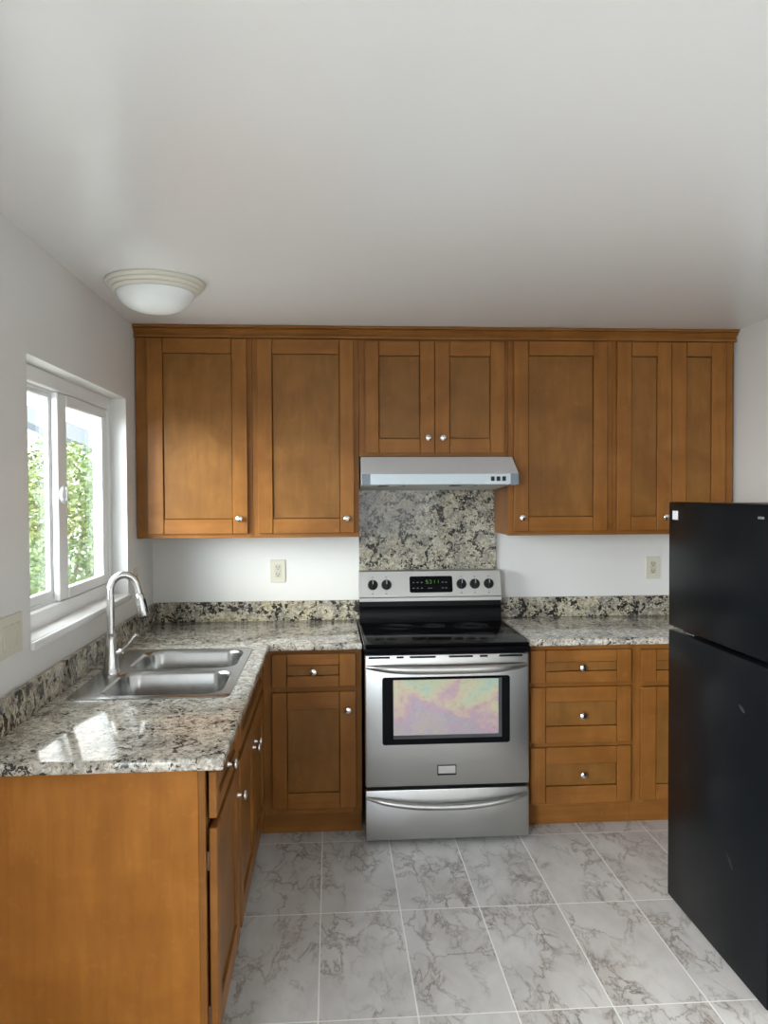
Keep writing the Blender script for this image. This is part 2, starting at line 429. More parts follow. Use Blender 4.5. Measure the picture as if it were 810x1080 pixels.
# ------------------------------------------------------------------ setting
XL, XR, YB, YR, ZC = -0.95, 2.08, 4.24, -3.1, 2.42
WY0, WY1, WZ0, WZ1 = 2.537, 3.73, 1.105, 2.045           # window opening
struct('floor', MB().box(XL - 0.15, XR + 0.1, YR - 0.1, YB + 0.1, -0.08, 0.0), 'floor', 'marble look tiled kitchen floor with pale grout')
struct('ceiling', MB().box(XL - 0.15, XR + 0.1, YR - 0.1, YB + 0.1, ZC, ZC + 0.1), 'ceiling', 'white semi gloss painted ceiling')
struct('wall_back', MB().box(XL - 0.15, XR + 0.1, YB, YB + 0.1, 0, ZC), 'wall', 'white wall behind the range and cabinets')
struct('wall_right', MB().box(XR, XR + 0.1, YR, YB, 0, ZC), 'wall', 'white wall behind the refrigerator')
wl_ = MB()
wl_.box(XL - 0.15, XL, 0.55, WY0, 0, ZC).box(XL - 0.15, XL, YR, -1.65, 0, ZC).box(XL - 0.15, XL, -1.65, 0.55, 0, 0.5).box(XL - 0.15, XL, -1.65, 0.55, 2.25, ZC).box(XL - 0.15, XL, WY1, YB, 0, ZC)  # unseen opening near the camera, added to brighten the right side
wl_.box(XL - 0.15, XL, WY0, WY1, 0, WZ0).box(XL - 0.15, XL, WY0, WY1, WZ1, ZC)
bmesh.ops.remove_doubles(wl_.bm, verts=wl_.bm.verts[:], dist=1e-5)
struct('wall_left', wl_, 'wall', 'white wall with the sliding window over the sink')
# rear wall behind the photographer with a window opening
rw = MB()
rw.box(XL, 0.0, YR - 0.1, YR, 0, ZC).box(1.5, XR, YR - 0.1, YR, 0, ZC).box(0.0, 1.5, YR - 0.1, YR, 2.1, ZC).box(0.0, 1.5, YR - 0.1, YR, 0, 0.95)
struct('wall_rear', rw, 'wall', 'white wall behind the photographer with a window opening')

# window: vinyl slider set back in the opening
wf = MB(); FX0, FX1 = -1.092, -1.022
wf.box(FX0, FX1, WY0, WY1, 1.130, 1.192, 0.003).box(FX0, FX1, WY0, WY1, 1.990, WZ1, 0.003)
wf.box(FX0, FX1, WY0, WY0 + 0.045, 1.192, 1.990, 0.003).box(FX0, FX1, WY1 - 0.042, WY1, 1.192, 1.990, 0.003)
wf.box(FX0 + 0.03, FX1 - 0.024, WY0 + 0.045, WY1 - 0.042, 1.192, 1.202).box(FX0 + 0.03, FX1 - 0.024, WY0 + 0.045, WY1 - 0.042, 1.982, 1.990)
win = struct('window_1', wf, 'vinyl', 'white vinyl sliding window over the kitchen sink')
def sash(name, x0, x1, y0, y1, z0, z1, st0, st1, rb, rt_, proud=0.0):
    m = MB()
    m.box(x0, x1, y0, y0 + st0, z0, z1, 0.003).box(x0, x1, y1 - st1, y1, z0, z1, 0.003)
    m.box(x0, x1 + proud, y0 + st0, y1 - st1, z0, z0 + rb, 0.003).box(x0, x1 + proud, y0 + st0, y1 - st1, z1 - rt_, z1, 0.003)
    xm = (x0 + x1) / 2                                  # glazing beads
    m.box(xm - 0.008, xm + 0.008, y1 - st1 - 0.014, y1 - st1, z0 + rb, z1 - rt_, 0.001)
    o = obj(name, m, 'vinyl', win)
    g = MB().box(xm - 0.003, xm + 0.003, y0 + st0 - 0.004, y1 - st1 + 0.004, z0 + rb - 0.004, z1 - rt_ + 0.004)
    obj('glass_pane', g, 'glass', o)
    return o
sash('outer_sash', -1.078, -1.054, 2.583, 3.135, 1.203, 1.981, 0.05, 0.095, 0.035, 0.018)
inner = sash('inner_sash', -1.052, -1.028, 3.040, 3.686, 1.194, 1.988, 0.098, 0.045, 0.042, 0.045, 0.004)
lk = MB()
lk.lathe([(0.0, 0.0), (0.034, 0.0), (0.036, 0.004), (0.033, 0.012), (0.024, 0.016), (0.0, 0.017)], (-1.0275, 3.078, 1.600), '+x', 24)
lk.box(-1.013, -1.004, 3.066, 3.078, 1.575, 1.629, 0.003)
obj('sash_lock', lk, 'vinyl', inner)
sl = MB()
sl.box(-1.03, XL + 0.0005, WY0 + 0.0005, WY1 - 0.0005, 1.1062, 1.134)
sl.box(XL + 0.001, XL + 0.016, WY0 - 0.012, WY1 + 0.012, 1.106, 1.134, 0.005, seg=2)
obj('window_sill', sl, 'trim_white', win)

# ------------------------------------------------------------------ shaker fronts
def mapper(face, side):
    if side == 'y': return lambda u0, u1, d0, d1: (u0, u1, face + d0, face + d1)     # faces -y
    return lambda u0, u1, d0, d1: (face - d1, face - d0, u0, u1)                      # faces +x


def shaker(name, parent, side, face, u0, u1, z0, z1, st=0.076, rl=0.072, pan=None, pz=None, th=0.021, knob=None, label=None):
    mp = mapper(face, side); g = 0.0020
    m = MB()
    pa, pb = pan or (u0 + st, u1 - st)
    za, zb = pz or (z0 + rl, z1 - rl)
    m.box(*mp(u0, pa - g, 0, th), z0, z1, 0.0026, 0); m.box(*mp(pb + g, u1, 0, th), z0, z1, 0.0028, 0)
    m.box(*mp(pa, pb, 0.0004, th), z0, za, 0.0018, 1); m.box(*mp(pa, pb, 0.0004, th), zb, z1, 0.0018, 1)
    hm = 'wood_x' if side == 'y' else 'wood_y'
    fr = obj(name, m, ['wood_v', hm], parent, label=label)
    p = MB()
    p.box(*mp(pa + 0.0008, pb - 0.0008, 0.0095, 0.015), za + 0.0024, zb - 0.0024, 0.001, 0)
    obj('center_panel', p, 'wood_panel', fr)
    if knob: add_knob(fr, side, face, *knob)
    return fr


KN = None
def add_knob(parent, side, face, u, z):
    global KN
    prof = [(0.0, 0.0), (0.0085, 0.0), (0.0080, 0.003), (0.0055, 0.006), (0.0055, 0.013), (0.010, 0.017), (0.0155, 0.020), (0.0165, 0.0235), (0.0150, 0.027), (0.009, 0.030), (0.0, 0.031)]
    ax = '-y' if side == 'y' else '+x'
    org = (u, face, z) if side == 'y' else (face, u, z)
    obj('knob', MB().lathe(prof, org, ax, 20), 'nickel', parent, 40, org=org)


# ------------------------------------------------------------------ wall cabinets
UF, UD, UB, UZ0, UZ1 = 3.900, 3.878, 4.238, 1.381, 2.372
def carcass(parent, x0, x1, y0, y1, z0, z1):
    t = 0.016; m = MB()
    m.box(x0, x0 + t, y0, y1, z0, z1, 0.001).box(x1 - t, x1, y0, y1, z0, z1, 0.001)
    m.box(x0 + t, x1 - t, y0, y1, z0 + 0.012, z0 + 0.028, 0, 1).box(x0 + t, x1 - t, y0, y1, z1 - t, z1, 0, 1)
    m.box(x0 + t, x1 - t, y1 - 0.006, y1, z0, z1)
    return obj('carcass', m, ['wood_v', 'wood_x'], parent)


def upper(name, label, x0, x1, z0, fl, fr, doors, rb=0.03):
    t = empty(name, ((x0 + x1) / 2, UB, z0), label, 'cabinet', 'maple wall cabinets')
    carcass(t, x0 + 0.0008, x1 - 0.0008, UF + 0.019, UB, z0 + 0.002, UZ1)
    m = MB()
    m.box(x0, x0 + fl, UF, UF + 0.019, z0, UZ1, 0.0015).box(x1 - fr, x1, UF, UF + 0.019, z0, UZ1, 0.0015)
    m.box(x0 + fl, x1 - fr, UF, UF + 0.019, z0, z0 + 0.04, 0.001, 1).box(x0 + fl, x1 - fr, UF, UF + 0.019, UZ1 - 0.04, UZ1, 0.001, 1)
    obj('face_frame', m, ['wood_v', 'wood_x'], t)
    for (a, b_, zb, zt, pan, kn) in doors:
        shaker('door', t, 'y', UD, a, b_, zb, zt, pan=pan, knob=kn)
    return t

DZ0, DZ1, PZ = 1.403, 2.357, (1.474, 2.287)
upper('wall_cabinet', 'tall maple wall cabinet in the corner beside the window', -0.946, -0.3835, UZ0, 0.075, 0.04,
      [(-0.889, -0.406, DZ0, DZ1, (-0.811, -0.482), (-0.446, 1.477))])
upper('wall_cabinet', 'tall single door maple wall cabinet left of the range hood', -0.3825, 0.1415, UZ0, 0.04, 0.04,
      [(-0.356, 0.117, DZ0, DZ1, (-0.282, 0.045), (0.079, 1.474))])
upper('wall_cabinet', 'short two door maple wall cabinet directly above the range hood', 0.1425, 0.8910, 1.781, 0.045, 0.03,
      [(0.173, 0.5195, 1.797, 2.351, (0.243, 0.445), (0.484, 1.872)), (0.5215, 0.875, 1.797, 2.351, (0.596, 0.799), (0.558, 1.872))])
upper('wall_cabinet', 'tall single door maple wall cabinet right of the range hood', 0.8920, 1.4315, UZ0, 0.04, 0.04,
      [(0.921, 1.401, DZ0, DZ1, (0.997, 1.326), (0.958, 1.472))])
upper('wall_cabinet', 'tall two door maple wall cabinet in the far right corner above the refrigerator', 1.4325, 2.066, UZ0, 0.04, 0.05,
      [(1.450, 1.7335, DZ0, DZ1, (1.526, 1.657), (1.699, 1.470)), (1.7355, 2.018, DZ0, DZ1, (1.813, 1.942), None)])
# crown moulding
cp = [(3.918, 2.362), (3.880, 2.362), (3.880, 2.373), (3.891, 2.3745), (3.890, 2.379), (3.885, 2.386), (3.876, 2.394), (3.866, 2.399), (3.866, 2.4015), (3.872, 2.4030),
      (3.872, 2.4060), (3.853, 2.4070), (3.853, 2.418), (3.918, 2.418)]
cr = MB().prism_x(cp, -0.948, 2.073)
cro = obj('crown_moulding', cr, 'wood_x'); tag(cro, 'long stained maple crown moulding along the top of the wall cabinets', 'moulding')

# ------------------------------------------------------------------ base cabinets
BF, BD, BZ0, BZ1 = 3.610, 3.588, 0.114, 0.878
def base_back(name, label, x0, x1, fl, fr, rails, fronts, toe=True):
    t = empty(name, ((x0 + x1) / 2, YB - 0.01, 0), label, 'cabinet', 'maple base cabinets')
    carcass(t, x0 + 0.0008, x1 - 0.0008, BF + 0.019, YB - 0.004, BZ0 + 0.002, BZ1)
    m = MB()
    m.box(x0, x0 + fl, BF, BF + 0.019, BZ0, BZ1, 0.0015).box(x1 - fr, x1, BF, BF + 0.019, BZ0, BZ1, 0.0015)
    for a, b_ in rails: m.box(x0 + fl, x1 - fr, BF, BF + 0.019, a, b_, 0.001, 1)
    obj('face_frame', m, ['wood_v', 'wood_x'], t)
    obj('toe_kick', MB().box(x0, x1, 3.672, 3.690, 0.0, BZ0 + 0.004, 0.001), 'wood_x', t)
    for kind, a, b_, zb, zt, pan, pz, kn in fronts:
        shaker(kind, t, 'y', BD, a, b_, zb, zt, pan=pan, pz=pz, knob=kn)
    return t

base_back('base_cabinet', 'maple base cabinet with one drawer over one door, left of the range', -0.328, 0.138, 0.07, 0.04,
          [(BZ0, 0.16), (0.675, 0.715), (0.84, BZ1)],
          [('drawer_front', -0.275, 0.111, 0.709, 0.861, (-0.205, 0.033), (0.760, 0.810), (-0.085, 0.782)),
           ('door', -0.275, 0.111, 0.144, 0.684, (-0.205, 0.033), (0.217, 0.606), (0.073, 0.602))])
base_back('base_cabinet', 'maple base cabinet with a stack of three drawers, right of the range', 0.906, 1.4365, 0.045, 0.042,
          [(BZ0, 0.15), (0.39, 0.425), (0.675, 0.71), (0.84, BZ1)],
          [('drawer_front', 0.929, 1.414, 0.703, 0.857, (1.003, 1.343), (0.756, 0.801), (1.173, 0.777)),
           ('drawer_front', 0.929, 1.414, 0.419, 0.682, (1.003, 1.343), (0.496, 0.613), (1.174, 0.549)),
           ('drawer_front', 0.929, 1.414, 0.131, 0.397, (1.003, 1.343), (0.212, 0.318), (1.176, 0.271))])
base_back('base_cabinet', 'maple base cabinet with drawer and door, half hidden behind the black refrigerator', 1.4375, 2.066, 0.045, 0.045,
          [(BZ0, 0.15), (0.675, 0.71), (0.84, BZ1)],
          [('drawer_front', 1.460, 2.03, 0.701, 0.853, (1.536, 1.954), (0.753, 0.801), (1.745, 0.777)),
           ('door', 1.460, 1.744, 0.136, 0.674, (1.536, 1.668), (0.208, 0.603), (1.71, 0.60)),
           ('door', 1.746, 2.03, 0.136, 0.674, (1.822, 1.954), (0.208, 0.603), None)])

# left run, facing +x
LF, LD, LY0 = -0.336, -0.308, 2.075
def base_left(name, label, y0, y1, fl, fr, rails, fronts, end=False):
    t = empty(name, (XL, (y0 + y1) / 2, 0), label, 'cabinet', 'maple base cabinets')
    x0, x1 = XL + 0.005, LF - 0.019
    th = 0.016; m = MB()
    m.box(x0, x1, y0 + 0.0008, y0 + th, 0.0 if end else BZ0, BZ1, 0.001, 2 if end else 0).box(x0, x1, y1 - th, y1 - 0.0008, BZ0, BZ1, 0.001)
    m.box(x0, x1, y0 + th, y1 - th, BZ0 + 0.012, BZ0 + 0.028, 0, 1)
    m.box(x0, x0 + 0.006, y0 + th, y1 - th, BZ0, BZ1)
    obj('carcass', m, ['wood_v', 'wood_y', 'wood_end'], t)
    m = MB()
    m.box(LF - 0.019, LF, y0, y0 + fl, BZ0 if not end else BZ0, BZ1, 0.0015).box(LF - 0.019, LF, y1 - fr, y1, BZ0, BZ1, 0.0015)
    for a, b_ in rails: m.box(LF - 0.019, LF, y0 + fl, y1 - fr, a, b_, 0.001, 1)
    obj('face_frame', m, ['wood_v', 'wood_y'], t)
    obj('toe_kick', MB().box(-0.418, -0.40, y0 + (0.018 if end else 0), y1, 0.0, BZ0 + 0.004, 0.001), 'wood_y', t)
    for kind, a, b_, zb, zt, pan, pz, kn in fronts:
        d = shaker(kind, t, 'x', LD, a, b_, zb, zt, pan=pan, pz=pz, knob=kn)
        if end and kind == 'door':
            for zz in (0.62, 0.20):
                obj('hinge', MB().box(LF, LD - 0.0215, a + 0.004, a + 0.016, zz - 0.026, zz + 0.026, 0.0005), plain('hinge_bronze', (0.20, 0.13, 0.10), 0.35, 0.8), d)
    return t

base_left('base_cabinet', 'maple base cabinet with wide finished end panel, nearest the camera, one drawer over one door', LY0, 2.603, 0.04, 0.04,
          [(BZ0, 0.15), (0.675, 0.715), (0.84, BZ1)],
          [('drawer_front', 2.088, 2.585, 0.736, 0.862, (2.150, 2.523), (0.775, 0.822), (2.315, 0.803)),
           ('door', 2.088, 2.585, 0.136, 0.709, (2.162, 2.512), (0.21, 0.636), (2.548, 0.620))], True)
base_left('base_cabinet', 'maple sink base cabinet with a paired door front, under the double sink', 2.604, 3.606, 0.04, 0.12,
          [(BZ0, 0.15), (0.675, 0.715), (0.84, BZ1)],
          [('false_front', 2.626, 3.55, 0.736, 0.862, (2.70, 3.476), (0.775, 0.822), None),
           ('door', 2.626, 3.087, 0.136, 0.709, (2.70, 3.013), (0.21, 0.636), (3.050, 0.612)),
           ('door', 3.089, 3.55, 0.136, 0.709, (3.163, 3.476), (0.21, 0.636), (3.126, 0.612))])

# ------------------------------------------------------------------ worktops and granite upstands
CT0, CT1 = 0.8795, 0.914
def slab(xs, ys, keep, z0, z1, bev):
    bm = bmesh.new(); V = {}
    def gv(i, j):
        if (i, j) not in V: V[(i, j)] = bm.verts.new((xs[i], ys[j], z0))
        return V[(i, j)]
    for i in range(len(xs) - 1):
        for j in range(len(ys) - 1):
            if keep((xs[i] + xs[i + 1]) / 2, (ys[j] + ys[j + 1]) / 2):
                bm.faces.new((gv(i, j), gv(i + 1, j), gv(i + 1, j + 1), gv(i, j + 1)))
    ret = bmesh.ops.extrude_face_region(bm, geom=bm.faces[:])
    for v in ret['geom']:
        if isinstance(v, bmesh.types.BMVert): v.co.z = z1
    bmesh.ops.recalc_face_normals(bm, faces=bm.faces[:])
    es = [e for e in bm.edges if len(e.link_faces) == 2 and e.calc_face_angle(0) > 0.5 and (abs(e.verts[0].co.z - e.verts[1].co.z) < 1e-6)]
    bmesh.ops.bevel(bm, geom=es, offset=bev, segments=3, profile=0.5, affect='EDGES', clamp_overlap=True)
    return bm

SX0, SX1, SY0, SY1 = -0.892, -0.345, 2.648, 3.483      # sink rim outer edge
CFX, CNY, CFY = -0.283, 2.038, 3.570
c1 = slab([XL + 0.002, SX0 + 0.02, SX1 - 0.02, CFX, 0.1385], [CNY, SY0 + 0.02, SY1 - 0.02, CFY, YB - 0.002],
          lambda x, y: (x < CFX or y > CFY) and not (SX0 + 0.02 < x < SX1 - 0.02 and SY0 + 0.02 < y < SY1 - 0.02), CT0, CT1, 0.010)
tag(obj('worktop', c1, 'granite', None, 35), 'l shaped speckled granite worktop around the sink, in front of the window', 'worktop')
c2 = slab([0.9065, 2.070], [CFY, YB - 0.002], lambda x, y: True, CT0, CT1, 0.010)
tag(obj('worktop', c2, 'granite', None, 35), 'straight speckled granite worktop between the range and the refrigerator', 'worktop')
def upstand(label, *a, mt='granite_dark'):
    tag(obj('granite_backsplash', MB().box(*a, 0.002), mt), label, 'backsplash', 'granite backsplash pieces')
upstand('low granite backsplash strip along the wall under the window', XL + 0.001, XL + 0.021, CNY + 0.006, YB - 0.001, CT1, 1.018)  # darker granite stands in for the shade on this strip
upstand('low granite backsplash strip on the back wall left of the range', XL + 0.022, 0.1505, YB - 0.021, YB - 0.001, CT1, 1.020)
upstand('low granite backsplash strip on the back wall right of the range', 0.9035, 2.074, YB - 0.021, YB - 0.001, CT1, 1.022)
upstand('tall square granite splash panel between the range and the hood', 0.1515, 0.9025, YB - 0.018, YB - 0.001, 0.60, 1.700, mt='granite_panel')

# ------------------------------------------------------------------ sink
sk = empty('kitchen_sink', ((SX0 + SX1) / 2, (SY0 + SY1) / 2, 0.75), 'double bowl stainless steel drop in sink in the granite worktop', 'sink')
ZD = CT1 + 0.005
BX0, BX1 = -0.800, -0.376
bowls = [(BX0, BX1, 2.684, 3.045), (BX0, BX1, 3.085, 3.447)]
bm = bmesh.new()
def loop(pts, z):
    vs = [bm.verts.new((x, y, z)) for x, y in pts]
    return vs, [bm.edges.new((vs[i], vs[(i + 1) % len(vs)])) for i in range(len(vs))]
outer, eo = loop(rrect(SX0 + 0.012, SX1 - 0.012, SY0 + 0.012, SY1 - 0.012, 0.030), ZD)
allE = list(eo); holes = []
for bx in bowls:
    v_, e_ = loop(rrect(*bx, 0.075, 8), ZD); holes.append(v_); allE += e_
bmesh.ops.triangle_fill(bm, use_beauty=True, use_dissolve=False, edges=allE)
def bridge(a, b_):
    for i in range(len(a)):
        j = (i + 1) % len(a); bm.faces.new((a[i], a[j], b_[j], b_[i]))
prev = outer
for d, z in ((0.003, ZD - 0.0008), (0.0, CT1 + 0.0006)):
    cur = [bm.verts.new((x, y, z)) for x, y in rrect(SX0 + d, SX1 - d, SY0 + d, SY1 - d, 0.032)]
    bridge(prev, cur); prev = cur
obj('deck', bm, 'steel_sink', sk, 40)
for bx in bowls:
    m = MB(); rings = []
    for ins, z, r in ((0, ZD, 0.075), (0.006, ZD - 0.004, 0.072), (0.010, ZD - 0.014, 0.07), (0.016, ZD - 0.10, 0.066), (0.022, ZD - 0.150, 0.062), (0.034, ZD - 0.170, 0.055), (0.055, ZD - 0.178, 0.045), (0.12, ZD - 0.182, 0.03)):
        rings.append([Vector((x, y, z)) for x, y in rrect(bx[0] + ins, bx[1] - ins, bx[2] + ins, bx[3] - ins, r, 8)])
    m.loft(rings, cap0=False)
    o = obj('bowl', m, 'steel_sink', sk, 60)
    cx, cy = (bx[0] + bx[1]) / 2, (bx[2] + bx[3]) / 2
    obj('drain', MB().lathe([(0.0, 0.004), (0.02, 0.003), (0.040, 0.0045), (0.044, 0.002), (0.044, 0.0)], (cx, cy, ZD - 0.181), 'z', 24), 'nickel', o, 40)

# ------------------------------------------------------------------ faucet
FXc, FYc = -0.838, 3.030
fa = empty('kitchen_faucet', (FXc, FYc, ZD), 'brushed nickel gooseneck pull down faucet at the back of the sink', 'faucet')
fb = MB().lathe([(0.0, 0.0), (0.033, 0.0), (0.033, 0.006), (0.030, 0.010), (0.0275, 0.03), (0.0215, 0.085), (0.0165, 0.125), (0.0150, 0.150), (0.0152, 0.1505), (0.0, 0.151)], (FXc, FYc, ZD), 'z', 28)
obj('faucet_body', fb, 'faucet', fa, 40)
DX, DY = 0.97, 0.24                                            # arc leans out over the bowls
pts = [(FXc, FYc, ZD + 0.1515), (FXc, FYc, ZD + 0.22), (FXc, FYc, ZD + 0.305)]
Rn = 0.049; zc = ZD + 0.318
for k in range(0, 15):
    a = PI - PI * k / 14 * 0.95
    q = Rn + Rn * math.cos(a)
    pts.append((FXc + DX * q, FYc + DY * q, zc + Rn * math.sin(a) * 1.12))
e0 = Vector(pts[-1]); dirn = (e0 - Vector(pts[-2])).normalized()
pts.append(tuple(e0 + dirn * 0.028))
obj('gooseneck', MB().tube(pts, 0.0142, 18), 'faucet', fa, 50)
h0 = Vector(pts[-1]); hd = (dirn * 0.8 + Vector((0, 0, -0.2))).normalized()
hp = [h0 + hd * t for t in (0.0008, 0.004, 0.02, 0.06, 0.084, 0.090)]
spray = obj('spray_head', MB().tube(hp, [0.0150, 0.0160, 0.0175, 0.0205, 0.0225, 0.0205], 20), 'faucet', fa, 50)
obj('spray_nozzle', MB().tube([hp[-1] + hd * 0.0005, hp[-1] + hd * 0.006], [0.0165, 0.0155], 20), 'black_plastic', spray)
side = Vector((0.94, -0.34, 0)).normalized()
bpos = h0 + hd * 0.045 + side * 0.0172
obj('spray_button', MB().tube([bpos - hd * 0.026, bpos - hd * 0.02, bpos + hd * 0.03, bpos + hd * 0.036], [0.003, 0.0055, 0.0065, 0.003], 12), 'black_plastic', spray, 50)
lv = MB().tube([(FXc + 0.020, FYc, ZD + 0.072), (FXc + 0.034, FYc, ZD + 0.080), (FXc + 0.040, FYc, ZD + 0.083)], [0.0125, 0.0125, 0.011], 16)
lv.tube([(FXc + 0.038, FYc + 0.002, ZD + 0.082), (FXc + 0.065, FYc + 0.004, ZD + 0.108), (FXc + 0.088, FYc + 0.006, ZD + 0.134), (FXc + 0.098, FYc + 0.007, ZD + 0.142), (FXc + 0.102, FYc + 0.007, ZD + 0.144)], [0.0055, 0.0058, 0.0085, 0.0105, 0.006], 14)
obj('lever_handle', lv, 'faucet', fa, 50)

# ------------------------------------------------------------------ range
RX0, RX1 = 0.147, 0.901; RC = (RX0 + RX1) / 2
rg = empty('electric_range', (RC, 3.86, 0), 'stainless steel freestanding electric range with black glass cooktop under the hood', 'range')
RFY = 3.500                                                     # front face of door
body = MB().box(RX0 + 0.003, RX1 - 0.003, 3.545, 4.16, 0.035, 0.905, 0.003)
obj('body', body, 'black_enamel', rg)
for fx in (RX0 + 0.045, RX1 - 0.045):
    for fy in (3.60, 4.10):
        obj('foot', MB().lathe([(0.0, 0.0), (0.020, 0.0), (0.020, 0.012), (0.009, 0.016), (0.009, 0.036), (0, 0.036)], (fx, fy, 0.0), 'z', 16), 'rubber', rg)
# storage drawer
dr = obj('storage_drawer', MB().box(RX0 + 0.002, RX1 - 0.002, RFY + 0.002, 3.543, 0.022, 0.252, 0.006, seg=2), 'steel', rg)
def bow(n, x0, x1, fn, rad):
    P_, R_ = [], []
    for k in range(n + 1):
        t = k / n; s = 2 * t - 1
        P_.append(fn(x0 + (x1 - x0) * t, s)); R_.append(rad(s))
    return P_, R_
P_, R_ = bow(24, RX0 + 0.008, RX1 - 0.010, lambda x, s: (x, RFY - 0.003 - 0.034 * (1 - s ** 4), 0.183 + 0.038 * s * s), lambda s: 0.0145 * (1 - 0.55 * abs(s) ** 5))
obj('drawer_handle', MB().tube(P_, R_, 14), 'steel', dr, 50)
# oven door with a dark gap above the drawer
door = obj('oven_door', MB().box(RX0 + 0.002, RX1 - 0.002, RFY, 3.543, 0.267, 0.868, 0.007, seg=2), 'steel', rg)
P_, R_ = bow(24, RX0 + 0.010, RX1 - 0.010, lambda x, s: (x, RFY - 0.004 - 0.046 * (1 - s ** 4), 0.816 - 0.006 * (1 - s * s)), lambda s: 0.0235 * (1 - 0.66 * abs(s) ** 4))
obj('door_handle', MB().tube(P_, R_, 16, squash=0.95), 'steel', door, 50)
for a, b_ in ((0.165, 0.262), (0.292, 0.324), (0.352, 0.470), (0.530, 0.640), (0.672, 0.708), (0.760, 0.868)):
    obj('vent_slot', MB().box(a, b_, RFY - 0.0006, RFY + 0.004, 0.8525, 0.8615), 'slot', door)
wfr = MB()
def plate(m, x0, x1, z0, z1, r, yf, yb, mi=0, inner=None):
    fr_ = rrect(x0, x1, z0, z1, r, 5)
    m.loft([[Vector((x, yb, z)) for x, z in fr_], [Vector((x, yf + 0.001, z)) for x, z in fr_],
            [Vector((x, yf, z)) for x, z in rrect(x0 + 0.001, x1 - 0.001, z0 + 0.001, z1 - 0.001, r, 5)]], mi=mi)
plate(wfr, 0.226, 0.810, 0.459, 0.767, 0.012, RFY - 0.002, RFY + 0.003)
wfo = obj('window_surround', wfr, 'black_glass', door)
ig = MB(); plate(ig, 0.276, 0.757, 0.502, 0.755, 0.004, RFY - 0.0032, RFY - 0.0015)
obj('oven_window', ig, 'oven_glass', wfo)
fe = MB().box(0.757, 0.772, RFY - 0.0030, RFY - 0.0015, 0.486, 0.757).box(0.276, 0.757, RFY - 0.0030, RFY - 0.0015, 0.486, 0.5015)
obj('window_inner_frame', fe, plain('dark_grey_enamel', (0.045, 0.048, 0.052), 0.3), wfo)
bd = MB(); plate(bd, 0.476, 0.562, 0.316, 0.362, 0.003, RFY - 0.004, RFY + 0.002)
bo = obj('badge_recess', bd, 'black_plastic', door)
bd = MB(); plate(bd, 0.479, 0.559, 0.325, 0.360, 0.002, RFY - 0.007, RFY - 0.002)
obj('badge_plate', bd, 'steel', bo)
# cooktop
ct = MB().box(RX0 - 0.002, RX1 + 0.002, 3.478, 4.10, 0.875, 0.905, 0.010, 0, 3)
ct.box(RX0 + 0.002, RX1 - 0.002, 3.485, 4.085, 0.905, 0.919, 0.007, 0, 3)
cto = obj('cooktop', ct, ['black_glass'], rg)
for sx_ in (RX0 - 0.004, RX1 + 0.0005):
    obj('side_trim', MB().box(sx_, sx_ + 0.0035, 3.50, 4.10, 0.9155, 0.9215, 0.001), 'steel', cto)
for cx, cy, rr_ in ((0.335, 3.65, 0.115), (0.335, 3.95, 0.080), (0.715, 3.65, 0.095), (0.715, 3.95, 0.085), (0.524, 3.97, 0.055)):
    m = MB()
    for rad in (rr_, rr_ * 0.62):
        m.loft([[Vector((cx + r_ * math.cos(a * PI / 32), cy + r_ * math.sin(a * PI / 32), z)) for a in range(64)]
                for r_, z in ((rad - 0.0012, 0.9191), (rad - 0.001, 0.9194), (rad + 0.001, 0.9194), (rad + 0.0012, 0.9191))], cap0=False, cap1=False)
    obj('burner_ring', m, 'ring', cto)
# backguard: black riser and stainless control panel
bg = MB().prism_x([(4.085, 0.905), (4.098, 0.935), (4.098, 0.985), (4.110, 1.000), (4.112, 1.030), (4.200, 1.030), (4.200, 0.905)], RX0 + 0.001, RX1 + 0.001)
obj('riser', bg, 'black_enamel', rg)
PY0, PY1, PZ0, PZ1 = 4.108, 4.150, 1.027, 1.184
cpn = MB().prism_x([(PY0 - 0.006, PZ0), (PY0 - 0.006, PZ0 + 0.018), (PY0, PZ0 + 0.022), (PY1 - 0.006, PZ1 - 0.004), (PY1, PZ1), (4.200, PZ1), (4.200, PZ0)], RX0 + 0.001, RX1 + 0.004)
cpo = obj('control_panel', cpn, 'steel', rg, 35)
tilt = math.atan2(PY1 - 0.006 - PY0, PZ1 - 0.004 - PZ0 - 0.022)
def on_panel(bm_or_mb, x, z):
    """move geometry built about the origin, facing -y, on to the sloping panel"""
    bmx = bm_or_mb.bm if isinstance(bm_or_mb, MB) else bm_or_mb
    f = (z - (PZ0 + 0.022)) / (PZ1 - 0.004 - PZ0 - 0.022)
    y = PY0 + f * (PY1 - 0.006 - PY0)
    bmx.transform(Matrix.Translation((x, y, z)) @ Matrix.Rotation(-tilt, 4, 'X'))
    return bm_or_mb
for i, kx in enumerate((0.219, 0.292, 0.693, 0.765, 0.840)):
    k = MB().lathe([(0.0, 0.0), (0.027, 0.0), (0.0275, 0.004), (0.0245, 0.016), (0.022, 0.020), (0.0, 0.021)], (0, 0, 0), '-y', 28)
    k.box(-0.0055, 0.0055, -0.029, -0.018, -0.0225, 0.0225, 0.002)
    ko = obj('control_knob', on_panel(k, kx, 1.112), 'black_plastic', cpo, 35)
    obj('pointer', on_panel(MB().box(-0.0016, 0.0016, -0.0298, -0.0288, 0.0, 0.021), kx, 1.112), 'pale_print', ko)
    for a, b_, c, d in ((-0.006, 0.006, 0.040, 0.0425), (-0.002, 0.002, 0.0335, 0.037), (-0.006, 0.004, -0.050, -0.0455), (-0.002, 0.002, -0.0375, -0.034)):
        obj('dial_mark', on_panel(MB().box(a, b_, -0.0006, 0.0004, c, d), kx, 1.112), 'grey_print', cpo)
ds = MB(); plate(ds, -0.115, 0.115, -0.044, 0.044, 0.010, -0.003, 0.002)
